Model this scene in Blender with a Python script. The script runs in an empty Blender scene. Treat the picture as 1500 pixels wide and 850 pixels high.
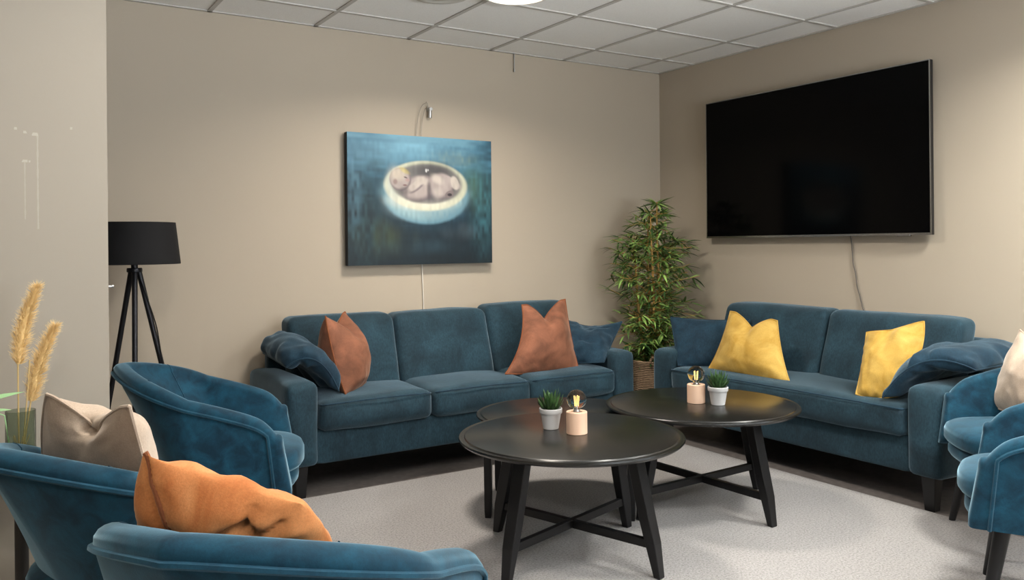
import bpy, bmesh, math, random
import numpy as np
from mathutils import Vector, Matrix, noise
R = math.radians
PI = math.pi
random.seed(7)
rng = np.random.RandomState(5)
SC = bpy.context.scene
COL = SC.collection


# ------------------------------------------------------------------ tagging
def tag(o, label, cat, group=None, kind=None):
    o['label'] = label
    o['category'] = cat
    if group:
        o['group'] = group
    if kind:
        o['kind'] = kind
    return o


def thing(name, label, cat, loc=(0, 0, 0), rotz=0.0, group=None):
    o = bpy.data.objects.new(name, None)
    o.empty_display_size = 0.1
    COL.objects.link(o)
    o.location = loc
    o.rotation_euler = (0, 0, rotz)
    return tag(o, label, cat, group)


class MB:
    """collects vertices and faces of one mesh"""
    def __init__(s):
        s.v = []
        s.f = []
        s.m = []

    def add(s, vs, fs, mi=0):
        k = len(s.v)
        s.v += [tuple(v) for v in vs]
        s.f += [tuple(i + k for i in f) for f in fs]
        s.m += [mi] * len(fs)
        return s

    def box(s, lo, hi, mi=0):
        x0, y0, z0 = lo
        x1, y1, z1 = hi
        vs = [(x0, y0, z0), (x1, y0, z0), (x1, y1, z0), (x0, y1, z0), (x0, y0, z1), (x1, y0, z1), (x1, y1, z1), (x0, y1, z1)]
        fs = [(0, 3, 2, 1), (4, 5, 6, 7), (0, 1, 5, 4), (1, 2, 6, 5), (2, 3, 7, 6), (3, 0, 4, 7)]
        return s.add(vs, fs, mi)

    def lathe(s, prof, n=48, c=(0, 0, 0), mi=0):
        vs, fs = [], []
        for r, z in prof:
            for k in range(n):
                a = 2 * PI * k / n
                vs.append((c[0] + r * math.cos(a), c[1] + r * math.sin(a), c[2] + z))
        for i in range(len(prof) - 1):
            for k in range(n):
                a, b = i * n + k, i * n + (k + 1) % n
                fs.append((a, b, b + n, a + n))
        if prof[0][0] > 1e-5:
            fs.append(tuple(reversed(range(n))))
        if prof[-1][0] > 1e-5:
            fs.append(tuple(range((len(prof) - 1) * n, len(prof) * n)))
        return s.add(vs, fs, mi)

    def tube(s, pts, r, n=8, closed=False, mi=0, radii=None):
        P = [Vector(p) for p in pts]
        m = len(P)
        if m < 2:
            return s
        vs, fs = [], []
        t0 = (P[1] - P[0]).normalized()
        ref = Vector((0, 0, 1)) if abs(t0.z) < .9 else Vector((1, 0, 0))
        nrm = (ref - t0 * ref.dot(t0)).normalized()
        for i in range(m):
            if closed:
                t = (P[(i + 1) % m] - P[i - 1])
            else:
                t = P[min(i + 1, m - 1)] - P[max(i - 1, 0)]
            t = t.normalized() if t.length > 1e-9 else t0
            nrm = nrm - t * nrm.dot(t)
            if nrm.length < 1e-6:
                nrm = t.orthogonal()
            nrm.normalize()
            bn = t.cross(nrm)
            rr = radii[i] if radii else r
            for k in range(n):
                a = 2 * PI * k / n
                vs.append(P[i] + (nrm * math.cos(a) + bn * math.sin(a)) * rr)
        for i in range(m if closed else m - 1):
            j = (i + 1) % m
            for k in range(n):
                k2 = (k + 1) % n
                fs.append((i * n + k, i * n + k2, j * n + k2, j * n + k))
        if not closed:
            fs.append(tuple(reversed(range(n))))
            fs.append(tuple(range((m - 1) * n, m * n)))
        return s.add(vs, fs, mi)

    def loft(s, rings, cap=True, mi=0):
        n = len(rings[0])
        vs = [p for r in rings for p in r]
        fs = []
        for i in range(len(rings) - 1):
            for k in range(n):
                k2 = (k + 1) % n
                fs.append((i * n + k, i * n + k2, (i + 1) * n + k2, (i + 1) * n + k))
        if cap:
            fs.append(tuple(reversed(range(n))))
            fs.append(tuple(range((len(rings) - 1) * n, len(rings) * n)))
        return s.add(vs, fs, mi)

    def grid(s, P, closed_u=False, mi=0):
        """P[i][j] points"""
        n, m = len(P), len(P[0])
        vs = [p for r in P for p in r]
        fs = [(i * m + j, i * m + j + 1, (i + 1) * m + j + 1, (i + 1) * m + j) for i in range(n - 1) for j in range(m - 1)]
        return s.add(vs, fs, mi)

    def build(s, name, mats, parent=None, smooth=True, angle=40, weld=True, loc=None, bevel=0, origin=None, subsurf=0):
        me = bpy.data.meshes.new(name)
        me.from_pydata(s.v if origin is None else [tuple(Vector(v) - Vector(origin)) for v in s.v], [], s.f)
        mats = mats if isinstance(mats, (list, tuple)) else [mats]
        for mt in mats:
            me.materials.append(mt)
        for p, mi in zip(me.polygons, s.m):
            p.material_index = mi
        bm = bmesh.new()
        bm.from_mesh(me)
        if weld:
            bmesh.ops.remove_doubles(bm, verts=bm.verts, dist=1e-5)
        if bevel:
            bmesh.ops.bevel(bm, geom=[e for e in bm.edges if len(e.link_faces) == 2 and e.calc_face_angle(0) > R(35)], offset=bevel, segments=3, profile=.5, affect='EDGES', clamp_overlap=True)
        bmesh.ops.recalc_face_normals(bm, faces=bm.faces)
        for f in bm.faces:
            f.smooth = smooth
        for e in bm.edges:
            if len(e.link_faces) == 2 and e.calc_face_angle(0) > R(angle):
                e.smooth = False
        bm.to_mesh(me)
        bm.free()
        o = bpy.data.objects.new(name, me)
        COL.objects.link(o)
        if origin is not None:
            o.location = origin
        if loc:
            o.location = loc
        if parent:
            o.parent = parent
        if subsurf:
            md = o.modifiers.new('sub', 'SUBSURF')
            md.levels = md.render_levels = subsurf
        return o


def struct(o):
    o['kind'] = 'structure'
    return o


# ------------------------------------------------------------------ materials
def srgb(r, g, b):
    f = lambda c: c / 12.92 if c <= .04045 else ((c + .055) / 1.055) ** 2.4
    return (f(r / 255), f(g / 255), f(b / 255), 1)


def mat(name):
    m = bpy.data.materials.new(name)
    m.use_nodes = True
    nt = m.node_tree
    for n in list(nt.nodes):
        nt.nodes.remove(n)
    out = nt.nodes.new('ShaderNodeOutputMaterial')
    b = nt.nodes.new('ShaderNodeBsdfPrincipled')
    nt.links.new(b.outputs[0], out.inputs[0])
    return m, nt, b


def N(nt, t, **kw):
    n = nt.nodes.new(t)
    for k, v in kw.items():
        if k in n.inputs:
            n.inputs[k].default_value = v
        else:
            setattr(n, k, v)
    return n


def ramp(nt, fac, stops):
    r = nt.nodes.new('ShaderNodeValToRGB')
    while len(r.color_ramp.elements) < len(stops):
        r.color_ramp.elements.new(.5)
    for e, (p, c) in zip(r.color_ramp.elements, stops):
        e.position = p
        e.color = c
    nt.links.new(fac, r.inputs[0])
    return r


def mixc(nt, fac, a, b, typ='MIX'):
    m = nt.nodes.new('ShaderNodeMix')
    m.data_type = 'RGBA'
    m.blend_type = typ
    for s, v in ((m.inputs[0], fac), (m.inputs[6], a), (m.inputs[7], b)):
        if hasattr(v, 'links'):
            nt.links.new(v, s)
        else:
            s.default_value = v
    return m.outputs[2]


def coords(nt):
    return nt.nodes.new('ShaderNodeTexCoord').outputs['Object']


def noise_n(nt, co, scale, detail=3, rough=.55, dist=0):
    n = N(nt, 'ShaderNodeTexNoise', Scale=scale, Detail=detail, Roughness=rough, Distortion=dist)
    nt.links.new(co, n.inputs['Vector'])
    return n.outputs['Fac']


def bump(nt, b, h, strength, dist):
    n = N(nt, 'ShaderNodeBump', Strength=strength, Distance=dist)
    nt.links.new(h, n.inputs['Height'])
    nt.links.new(n.outputs[0], b.inputs['Normal'])


def plain(name, col, rough=.5, metal=0, spec=.5, bumpscale=0, bumpstr=.1, var=0.0):
    m, nt, b = mat(name)
    b.inputs['Base Color'].default_value = col
    b.inputs['Roughness'].default_value = rough
    b.inputs['Metallic'].default_value = metal
    b.inputs['Specular IOR Level'].default_value = spec
    co = coords(nt)
    if var:
        f = noise_n(nt, co, 6, 3)
        c2 = tuple(c * (1 - var) for c in col[:3]) + (1,)
        c1 = tuple(min(1, c * (1 + var)) for c in col[:3]) + (1,)
        r = ramp(nt, f, [(.3, c2), (.7, c1)])
        nt.links.new(r.outputs[0], b.inputs['Base Color'])
    if bumpscale:
        bump(nt, b, noise_n(nt, co, bumpscale, 2), bumpstr, .002)
    return m


def velvet(name, lo, hi, sheen, sheen_tint, scale=9, weave=0, rough=.8, spec=.25, mottle=(.35, .68), heather=False):
    m, nt, b = mat(name)
    co = coords(nt)
    f1 = noise_n(nt, co, scale, 4, .6, .6)
    c = ramp(nt, f1, [(mottle[0], lo), (mottle[1], hi)]).outputs[0]
    f2 = noise_n(nt, co, 260, 2, .7)
    c = mixc(nt, .35, c, ramp(nt, f2, [(.3, (.35, .35, .35, 1)), (.75, (1, 1, 1, 1))]).outputs[0], 'MULTIPLY')
    if heather:
        mp = N(nt, 'ShaderNodeMapping')
        mp.inputs['Scale'].default_value = (1, 1, .35)
        nt.links.new(co, mp.inputs['Vector'])
        f3 = noise_n(nt, mp.outputs[0], 150, 3, .8)
        c = mixc(nt, .6, c, ramp(nt, f3, [(.34, (.42, .42, .44, 1)), (.66, (1.25, 1.25, 1.22, 1))]).outputs[0], 'MULTIPLY')
    nt.links.new(c, b.inputs['Base Color'])
    b.inputs['Roughness'].default_value = rough
    b.inputs['Specular IOR Level'].default_value = spec
    b.inputs['Sheen Weight'].default_value = sheen
    b.inputs['Sheen Roughness'].default_value = .35
    b.inputs['Sheen Tint'].default_value = sheen_tint
    if weave:
        w1 = N(nt, 'ShaderNodeTexWave', Scale=weave, Distortion=2.5, Detail=2, bands_direction='X')
        w2 = N(nt, 'ShaderNodeTexWave', Scale=weave, Distortion=2.5, Detail=2, bands_direction='Z')
        nt.links.new(co, w1.inputs['Vector'])
        nt.links.new(co, w2.inputs['Vector'])
        a = N(nt, 'ShaderNodeMath', operation='ADD')
        nt.links.new(w1.outputs['Fac'], a.inputs[0])
        nt.links.new(w2.outputs['Fac'], a.inputs[1])
        bump(nt, b, a.outputs[0], .25, .0015)
    else:
        bump(nt, b, f2, .25, .001)
    return m


M = {}
M['sofa'] = velvet('sofa_chenille', srgb(29, 50, 61), srgb(43, 72, 86), .6, (.55, .75, .9, 1), 5, 160, heather=True)
M['sofa_pillow'] = velvet('sofa_pillow_chenille', srgb(22, 46, 63), srgb(34, 65, 84), .5, (.55, .75, .9, 1), 9, 160, heather=True)
M['chair'] = velvet('teal_velvet', srgb(6, 43, 62), srgb(20, 74, 97), .75, (.5, .78, .95, 1), 14)
M['chair_pipe'] = velvet('teal_velvet_piping', srgb(10, 50, 70), srgb(24, 74, 96), .55, (.5, .78, .95, 1), 14)
M['rust'] = velvet('rust_velvet', srgb(112, 72, 54), srgb(152, 99, 75), .4, (1, .72, .55, 1), 8)
M['orange'] = velvet('orange_velvet', srgb(184, 110, 60), srgb(216, 148, 94), .35, (1, .75, .5, 1), 8)
M['yellow'] = velvet('yellow_velvet', srgb(186, 146, 62), srgb(214, 178, 96), .35, (1, .9, .6, 1), 8)
M['beige'] = velvet('beige_velvet', srgb(180, 160, 142), srgb(204, 186, 168), .35, (1, .94, .88, 1), 8)
M['dark_piping'] = velvet('rust_piping', srgb(120, 66, 38), srgb(140, 84, 52), .3, (1, .72, .55, 1), 8)
M['black_wood'] = plain('black_lacquered_wood', (.006, .006, .007, 1), .42, 0, .35, 60, .05)
M['table_top'] = plain('black_satin_tabletop', (.008, .008, .0075, 1), .26, 0, .5, 90, .02)
M['black_leg'] = plain('black_leg', (.007, .007, .008, 1), .45, 0, .4)
M['lamp_black'] = plain('black_lamp_fabric', (.007, .007, .008, 1), .8, 0, .3, 400, .2)
M['lamp_inner'] = plain('lamp_shade_lining', srgb(205, 200, 190), .8)
M['metal'] = plain('brushed_metal', (.5, .5, .5, 1), .35, 1)
M['dark_metal'] = plain('dark_metal', (.03, .03, .035, 1), .4, .7)
M['white_pot'] = plain('white_ceramic', srgb(200, 200, 201), .45, 0, .5, 50, .03)
M['soil'] = plain('soil', (.02, .014, .01, 1), .95, 0, .2, 200, .6)
M['peach'] = plain('peach_concrete', srgb(226, 190, 164), .7, 0, .3, 120, .05, .05)
M['cable_grey'] = plain('grey_cable', srgb(222, 216, 206), .5)
M['cable_dark'] = plain('dark_cable', srgb(95, 88, 82), .5)
M['wire'] = plain('steel_wire', (.25, .23, .2, 1), .35, 1)
M['white_trim'] = plain('white_trim', srgb(225, 222, 215), .5)
M['side_table'] = plain('dark_side_table', (.02, .018, .016, 1), .45)
M['straw'] = plain('dry_straw', srgb(206, 178, 124), .8, 0, .2)
M['plume'] = plain('dry_plume', srgb(226, 196, 140), .9, 0, .1, 0, 0, .12)
M['tv_body'] = plain('tv_frame', (.03, .03, .032, 1), .35, .6)
M['tv_chrome'] = plain('tv_chrome', (.35, .35, .36, 1), .25, 1)
M['fresh_leaf'] = plain('fresh_leaf', srgb(160, 205, 150), .5, 0, .4, 0, 0, .1)
M['cane'] = plain('bamboo_cane', srgb(178, 138, 76), .55, 0, .4, 30, .2, .2)
M['fan_white'] = plain('ceiling_disc_white', srgb(200, 196, 190), .6)

# television screen : glossy black glass
m, nt, b = mat('tv_screen')
b.inputs['Base Color'].default_value = (.0012, .0012, .0014, 1)
b.inputs['Roughness'].default_value = .12
b.inputs['Specular IOR Level'].default_value = .07
M['screen'] = m

# painted wall
def wallmat(name, col, marks=False):
    m, nt, b = mat(name)
    co = coords(nt)
    f = noise_n(nt, co, 1.3, 3)
    c = ramp(nt, f, [(.3, tuple(x * .97 for x in col[:3]) + (1,)), (.7, col)]).outputs[0]
    if marks:
        sep = nt.nodes.new('ShaderNodeSeparateXYZ')
        nt.links.new(co, sep.inputs[0])
        nz = noise_n(nt, co, 60, 3)

        def mth(op, a, bb=None, cc=None):
            n = N(nt, 'ShaderNodeMath', operation=op)
            for i, v in enumerate((a, bb, cc)):
                if v is None:
                    continue
                if hasattr(v, 'links'):
                    nt.links.new(v, n.inputs[i])
                else:
                    n.inputs[i].default_value = v
            return n.outputs[0]
        tot = None
        # thin filler runs and dabs left on the paint: x, z0, z1, half width, strength
        for x, z0, z1, hw, st in ((-4.228, 1.30, 1.595, .0035, .30), (-4.263, 1.33, 1.512, .003, .25), (-4.236, 1.592, 1.602, .012, .55), (-4.262, 1.508, 1.516, .011, .5), (-4.287, 1.608, 1.616, .006, .5), (-4.262, 1.598, 1.606, .008, .5), (-4.134, 1.618, 1.626, .006, .4), (-4.25, 1.508, 1.514, .004, .5)):
            ax = mth('ABSOLUTE', mth('SUBTRACT', sep.outputs[0], x))
            wx = mth('LESS_THAN', ax, mth('MULTIPLY', nz, hw * 1.3))
            k = mth('MULTIPLY', wx, mth('MULTIPLY', mth('GREATER_THAN', sep.outputs[2], z0), mth('LESS_THAN', sep.outputs[2], z1)))
            k = mth('MULTIPLY', k, st * .6)
            tot = k if tot is None else mth('MAXIMUM', tot, k)
        c = mixc(nt, tot, c, srgb(214, 210, 202))
    nt.links.new(c, b.inputs['Base Color'])
    b.inputs['Roughness'].default_value = .75
    b.inputs['Specular IOR Level'].default_value = .3
    bump(nt, b, noise_n(nt, co, 220, 2), .06, .001)
    return m


WALL = srgb(182, 170, 153)
M['wall'] = wallmat('wall_paint', WALL)
M['wall_marked'] = wallmat('partition_paint', srgb(160, 153, 142), True)

# ceiling tile
m, nt, b = mat('ceiling_tile')
co = coords(nt)
f = noise_n(nt, co, 180, 3, .7)
nt.links.new(ramp(nt, f, [(.3, srgb(240, 238, 235)), (.65, srgb(249, 248, 246))]).outputs[0], b.inputs['Base Color'])
b.inputs['Roughness'].default_value = .9
bump(nt, b, f, .15, .001)
M['tile'] = m
M['tbar'] = plain('ceiling_grid_bar', srgb(192, 188, 183), .6)

# floor : dark vinyl
m, nt, b = mat('floor_vinyl')
co = coords(nt)
f = noise_n(nt, co, 30, 4)
nt.links.new(ramp(nt, f, [(.3, srgb(92, 86, 84)), (.7, srgb(110, 104, 101))]).outputs[0], b.inputs['Base Color'])
b.inputs['Roughness'].default_value = .55
M['floor'] = m

# rug
m, nt, b = mat('rug_pile')
co = coords(nt)
f1 = noise_n(nt, co, 120, 4, .8)
c = ramp(nt, f1, [(.3, srgb(84, 82, 82)), (.47, srgb(146, 143, 142)), (.72, srgb(180, 176, 175))]).outputs[0]
f2 = noise_n(nt, co, 75, 2, .5)
c = mixc(nt, ramp(nt, f2, [(.685, (0, 0, 0, 1)), (.75, (.65, .65, .65, 1))]).outputs[0], c, srgb(110, 88, 82))
f3 = noise_n(nt, co, 3, 3)
c = mixc(nt, .25, c, ramp(nt, f3, [(.3, (.72, .72, .72, 1)), (.7, (1, 1, 1, 1))]).outputs[0], 'MULTIPLY')
nt.links.new(c, b.inputs['Base Color'])
b.inputs['Roughness'].default_value = .95
b.inputs['Sheen Weight'].default_value = .15
bump(nt, b, f1, .5, .003)
M['rug'] = m

# basket
m, nt, b = mat('woven_seagrass')
co = coords(nt)
w = N(nt, 'ShaderNodeTexWave', Scale=26, Distortion=3, Detail=2, bands_direction='Z')
nt.links.new(co, w.inputs['Vector'])
f = noise_n(nt, co, 70, 3)
c = ramp(nt, w.outputs['Fac'], [(.15, srgb(96, 76, 58)), (.7, srgb(186, 158, 128))]).outputs[0]
c = mixc(nt, .5, c, ramp(nt, f, [(.35, (.45, .42, .4, 1)), (.65, (1, 1, 1, 1))]).outputs[0], 'MULTIPLY')
nt.links.new(c, b.inputs['Base Color'])
b.inputs['Roughness'].default_value = .85
bump(nt, b, w.outputs['Fac'], .6, .006)
M['basket'] = m


def leafmat(name, lo, hi, scale=14, rough=.45, island=False):
    m, nt, b = mat(name)
    co = coords(nt)
    f = noise_n(nt, co, scale, 2)
    if island:
        f = nt.nodes.new('ShaderNodeNewGeometry').outputs['Random Per Island']
    nt.links.new(ramp(nt, f, [(.15, lo), (.9, hi)] if island else [(.3, lo), (.72, hi)]).outputs[0], b.inputs['Base Color'])
    b.inputs['Roughness'].default_value = rough
    b.inputs['Specular IOR Level'].default_value = .4
    return m


M['bamboo_leaf'] = leafmat('bamboo_leaf', srgb(44, 74, 36), srgb(146, 182, 96), 9, .4, True)
M['succulent'] = leafmat('succulent_leaf', srgb(28, 52, 30), srgb(74, 110, 58), 60)

# clear bulb glass / smoked vase glass
def glass(name, col, rough=0.0, ior=1.45, thin=.85):
    m, nt, b = mat(name)
    b.inputs['Base Color'].default_value = col
    b.inputs['Roughness'].default_value = rough
    b.inputs['IOR'].default_value = ior
    b.inputs['Transmission Weight'].default_value = 1
    return m


M['bulb_glass'] = glass('bulb_glass', (1, .99, .97, 1), 0, 1.07)
M['vase_glass'] = glass('smoked_glass', srgb(196, 206, 194), .02, 1.2)


def emit(name, col, s):
    m, nt, b = mat(name)
    b.inputs['Base Color'].default_value = col
    b.inputs['Emission Color'].default_value = col
    b.inputs['Emission Strength'].default_value = s
    return m


M['pane'] = emit('added_glow_pane', (.86, .93, 1, 1), 1.2)  # self-lit pane for the added, unseen windows
M['filament'] = emit('glowing_filament', (1, .66, .22, 1), 1.3)
M['diffuser'] = emit('lit_diffuser', (1, .9, .74, 1), 5.0)

# ------------------------------------------------------------------ room shell
FZ = -.008      # floor level; the rug's pile tops out at z = 0
CZ = 2.536
X0, Y0 = -6.0, -7.0


def slab(name, lo, hi, mt):
    return struct(MB().box(lo, hi).build(name, mt, smooth=False))


slab('floor', (X0 - .1, Y0 - .1, FZ - .1), (.1, .1, FZ), M['floor'])
slab('wall_back', (X0 - .1, 0, FZ), (.1, .1, CZ + .1), M['wall'])
slab('wall_right', (0, Y0 - .1, FZ), (.1, 0, CZ + .1), M['wall'])
slab('wall_left', (X0 - .1, Y0, FZ), (X0, 0, CZ + .1), M['wall'])
slab('wall_front', (X0 - .1, Y0 - .1, FZ), (0, Y0, CZ + .1), M['wall'])
slab('wall_partition', (X0, -1.74, FZ), (-4.03, -1.62, CZ), M['wall_marked'])
cl = slab('ceiling', (X0, Y0, CZ), (0, 0, CZ + .1), M['tile'])
g = MB()
GX, GY = -.311, -.370
x = GX
while x > X0:
    g.box((x - .012, Y0, CZ - .006), (x + .012, 0, CZ + .002))
    x -= .6
y = GY
while y > Y0:
    g.box((X0, y - .012, CZ - .0065), (0, y + .012, CZ + .002))
    y -= .6
g.box((X0, -.022, CZ - .006), (0, 0, CZ + .002))
g.box((-.022, Y0, CZ - .006), (0, 0, CZ + .002))
struct(g.build('trim_1', M['tbar'], smooth=False))
for nm, lo, hi in (('baseboard_back', (X0, -.012, FZ), (0, 0, .07)), ('baseboard_right', (-.012, Y0, FZ), (0, -.012, .07))):
    slab(nm, lo, hi, M['white_trim'])

# rug
ol = [(-4.9, -4.55), (-.735, -4.55), (-.735, -.735), (-4.015, -.735), (-4.015, -1.755), (-4.9, -1.755)]
r_ = MB().loft([[(a, b_, FZ) for a, b_ in ol], [(a, b_, 0) for a, b_ in ol]])
tag(r_.build('rug', M['rug'], smooth=True, bevel=.004), 'large speckled light grey rug covering the floor between the sofas', 'rug')


# ------------------------------------------------------------------ soft bodies
def roundbox(mb, c, size, r, puff=(0, 0, 0), n=14, post=None, lump=0.0, seed=0.0, mi=0):
    hx, hy, hz = size[0] / 2, size[1] / 2, size[2] / 2
    ts = [math.sin(PI / 2 * (-1 + 2 * k / n)) for k in range(n + 1)]
    vs, fs = [], []
    h = (hx, hy, hz)
    for ax in range(3):
        a, b_ = (ax + 1) % 3, (ax + 2) % 3
        for sg in (-1, 1):
            base = len(vs)
            for u in ts:
                for v in ts:
                    q = [0, 0, 0]
                    q[ax] = sg * h[ax]
                    q[a] = u * h[a]
                    q[b_] = v * h[b_]
                    inn = [max(-(h[i] - r), min(h[i] - r, q[i])) for i in range(3)]
                    d = Vector([q[i] - inn[i] for i in range(3)])
                    p = Vector(inn) + (d.normalized() * r if d.length > 1e-9 else d)
                    e = [1 - (p[i] / h[i]) ** 2 for i in range(3)]
                    e = [max(0, k_) for k_ in e]
                    p2 = Vector(p)
                    p2.x += puff[0] * (p.x / hx) * e[1] * e[2]
                    p2.y += puff[1] * (p.y / hy) * e[0] * e[2]
                    p2.z += puff[2] * (p.z / hz) * (e[0] * e[1]) ** .6
                    if lump:
                        nz = noise.noise_vector(Vector((p2.x * 5 + seed, p2.y * 5, p2.z * 5)))
                        p2 += nz * lump
                    if post:
                        p2 = post(p2)
                    vs.append(p2 + Vector(c))
            for i in range(n):
                for j in range(n):
                    k = base + i * (n + 1) + j
                    f = (k, k + 1, k + n + 2, k + n + 1)
                    fs.append(f if sg > 0 else tuple(reversed(f)))
    mb.add(vs, fs, mi)
    return mb


def q2(a, b_, c, t):
    """quadratic through a (t=-1), b (t=0), c (t=1)"""
    return a * (t * (t - 1) / 2) + b_ * (1 - t * t) + c * (t * (t + 1) / 2)


def pillow(name, label, net, tf, tb, mt, pipe=None, chop=0.0, chop_w=.35, folds=0.004, seed=1.0, n=44, group=None, dents=(), creases=(), seam=None, ex=.62, pw=2.2, cat='pillow'):
    """net: nine points, rows top / middle / bottom; tf, tb thickness towards / away from the viewer side"""
    W = [Vector(p) for p in net]
    org = W[7].lerp(W[4], .0)
    W = [p - org for p in W]

    def mid(u, v):
        rows = [q2(W[3 * i], W[3 * i + 1], W[3 * i + 2], u) for i in range(3)]
        p = q2(rows[2], rows[1], rows[0], v)
        if chop:
            k = chop * max(0, 1 - (math.sqrt(u * u + .006) - .077) / (chop_w * 2.2)) ** 1.15 * max(0, (v + .2) / 1.2) ** 1.5
            p = p.lerp(mid0, k)
        return p
    mid0 = q2(q2(W[6], W[7], W[8], 0), W[4], q2(W[0], W[1], W[2], 0), 0)

    def nrm(u, v):
        e = .04
        du = mid(u + e, v) - mid(u - e, v)
        dv = mid(u, v + e) - mid(u, v - e)
        return du.cross(dv).normalized()
    P = {}
    ts = [math.sin(PI / 2 * (-1 + 2 * k / n)) for k in range(n + 1)]
    size = (W[0] - W[8]).length

    def prof(u, v):
        a = max(0, 1 - abs(u) ** pw)
        b_ = max(0, 1 - abs(v) ** pw)
        return (a * b_) ** ex
    F, B = [], []
    for u in ts:
        rf, rb = [], []
        for v in ts:
            m_ = mid(u, v)
            nn = nrm(u, v)
            k = prof(u, v)
            if chop:
                k *= 1 - .75 * math.exp(-(u / .28) ** 2) * max(0, v) ** 1.1
            for (du, dv, dr, dd) in dents:
                k -= dd * math.exp(-((u - du) ** 2 + (v - dv) ** 2) / dr ** 2)
            k = max(0, k)
            edge = 1 - abs(prof(u, v) - .45) * 1.2
            # soft creases running in from the seams
            ang = math.atan2(v, u)
            cr = math.sin(ang * 9 + seed * 3 + 3 * noise.noise(Vector((u * 2 + seed, v * 2, 0)))) * (max(abs(u), abs(v)) ** 3)
            lp = noise.noise(Vector((u * 2.2 + seed * 7, v * 2.2, seed))) * 1.2 + .5 * noise.noise(Vector((u * 5 + seed * 7, v * 5, seed)))
            rim = min(1, k * 2.5)
            off = folds * (cr * .9 + lp) * rim
            for (u0, v0, u1, v1, dep, wid) in creases:
                ll = (u1 - u0) ** 2 + (v1 - v0) ** 2
                tt = max(0, min(1, ((u - u0) * (u1 - u0) + (v - v0) * (v1 - v0)) / ll))
                dd_ = ((u - u0 - tt * (u1 - u0)) ** 2 + (v - v0 - tt * (v1 - v0)) ** 2)
                off -= dep * math.exp(-dd_ / wid ** 2) * min(1, 4 * tt + .3, 4 * (1 - tt) + .3)
            rf.append(m_ + nn * (tf * k + off))
            off2 = folds * (cr * .9 - lp) * rim
            rb.append(m_ - nn * (tb * k + off2))
        F.append(rf)
        B.append(rb)
    mb = MB().grid(F).grid([list(reversed(r)) for r in B])
    o = mb.build(name, mt, loc=org, angle=80)
    tag(o, label, cat, group)
    if seam:
        def fr_at(u, v):
            iu = min(range(n + 1), key=lambda i_: abs(ts[i_] - u))
            iv = min(range(n + 1), key=lambda i_: abs(ts[i_] - v))
            i0 = min(iu, n - 1) if ts[iu] <= u else max(iu - 1, 0)
            j0 = min(iv, n - 1) if ts[iv] <= v else max(iv - 1, 0)
            i0, j0 = min(i0, n - 1), min(j0, n - 1)
            fu = (u - ts[i0]) / (ts[i0 + 1] - ts[i0])
            fv = (v - ts[j0]) / (ts[j0 + 1] - ts[j0])
            return F[i0][j0].lerp(F[i0 + 1][j0], fu).lerp(F[i0][j0 + 1].lerp(F[i0 + 1][j0 + 1], fu), fv)
        pts_ = []
        for (u0, v0), (u1, v1) in zip(seam[:-1], seam[1:]):
            pts_ += [fr_at(u0 + (u1 - u0) * q_ / 12, v0 + (v1 - v0) * q_ / 12) for q_ in range(12)]
        pts_.append(fr_at(*seam[-1]))
        MB().tube(pts_, .005, 8).build('seam', pipe or mt, o)
        pipe = None
    if pipe:
        path = [F[i][0] for i in range(n)] + [F[n][j] for j in range(n)] + [F[i][n] for i in range(n, 0, -1)] + [F[0][j] for j in range(n, 0, -1)]
        p_ = MB().tube(path, .0045, 6, closed=True).build('piping', pipe, o)
    return o


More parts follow.
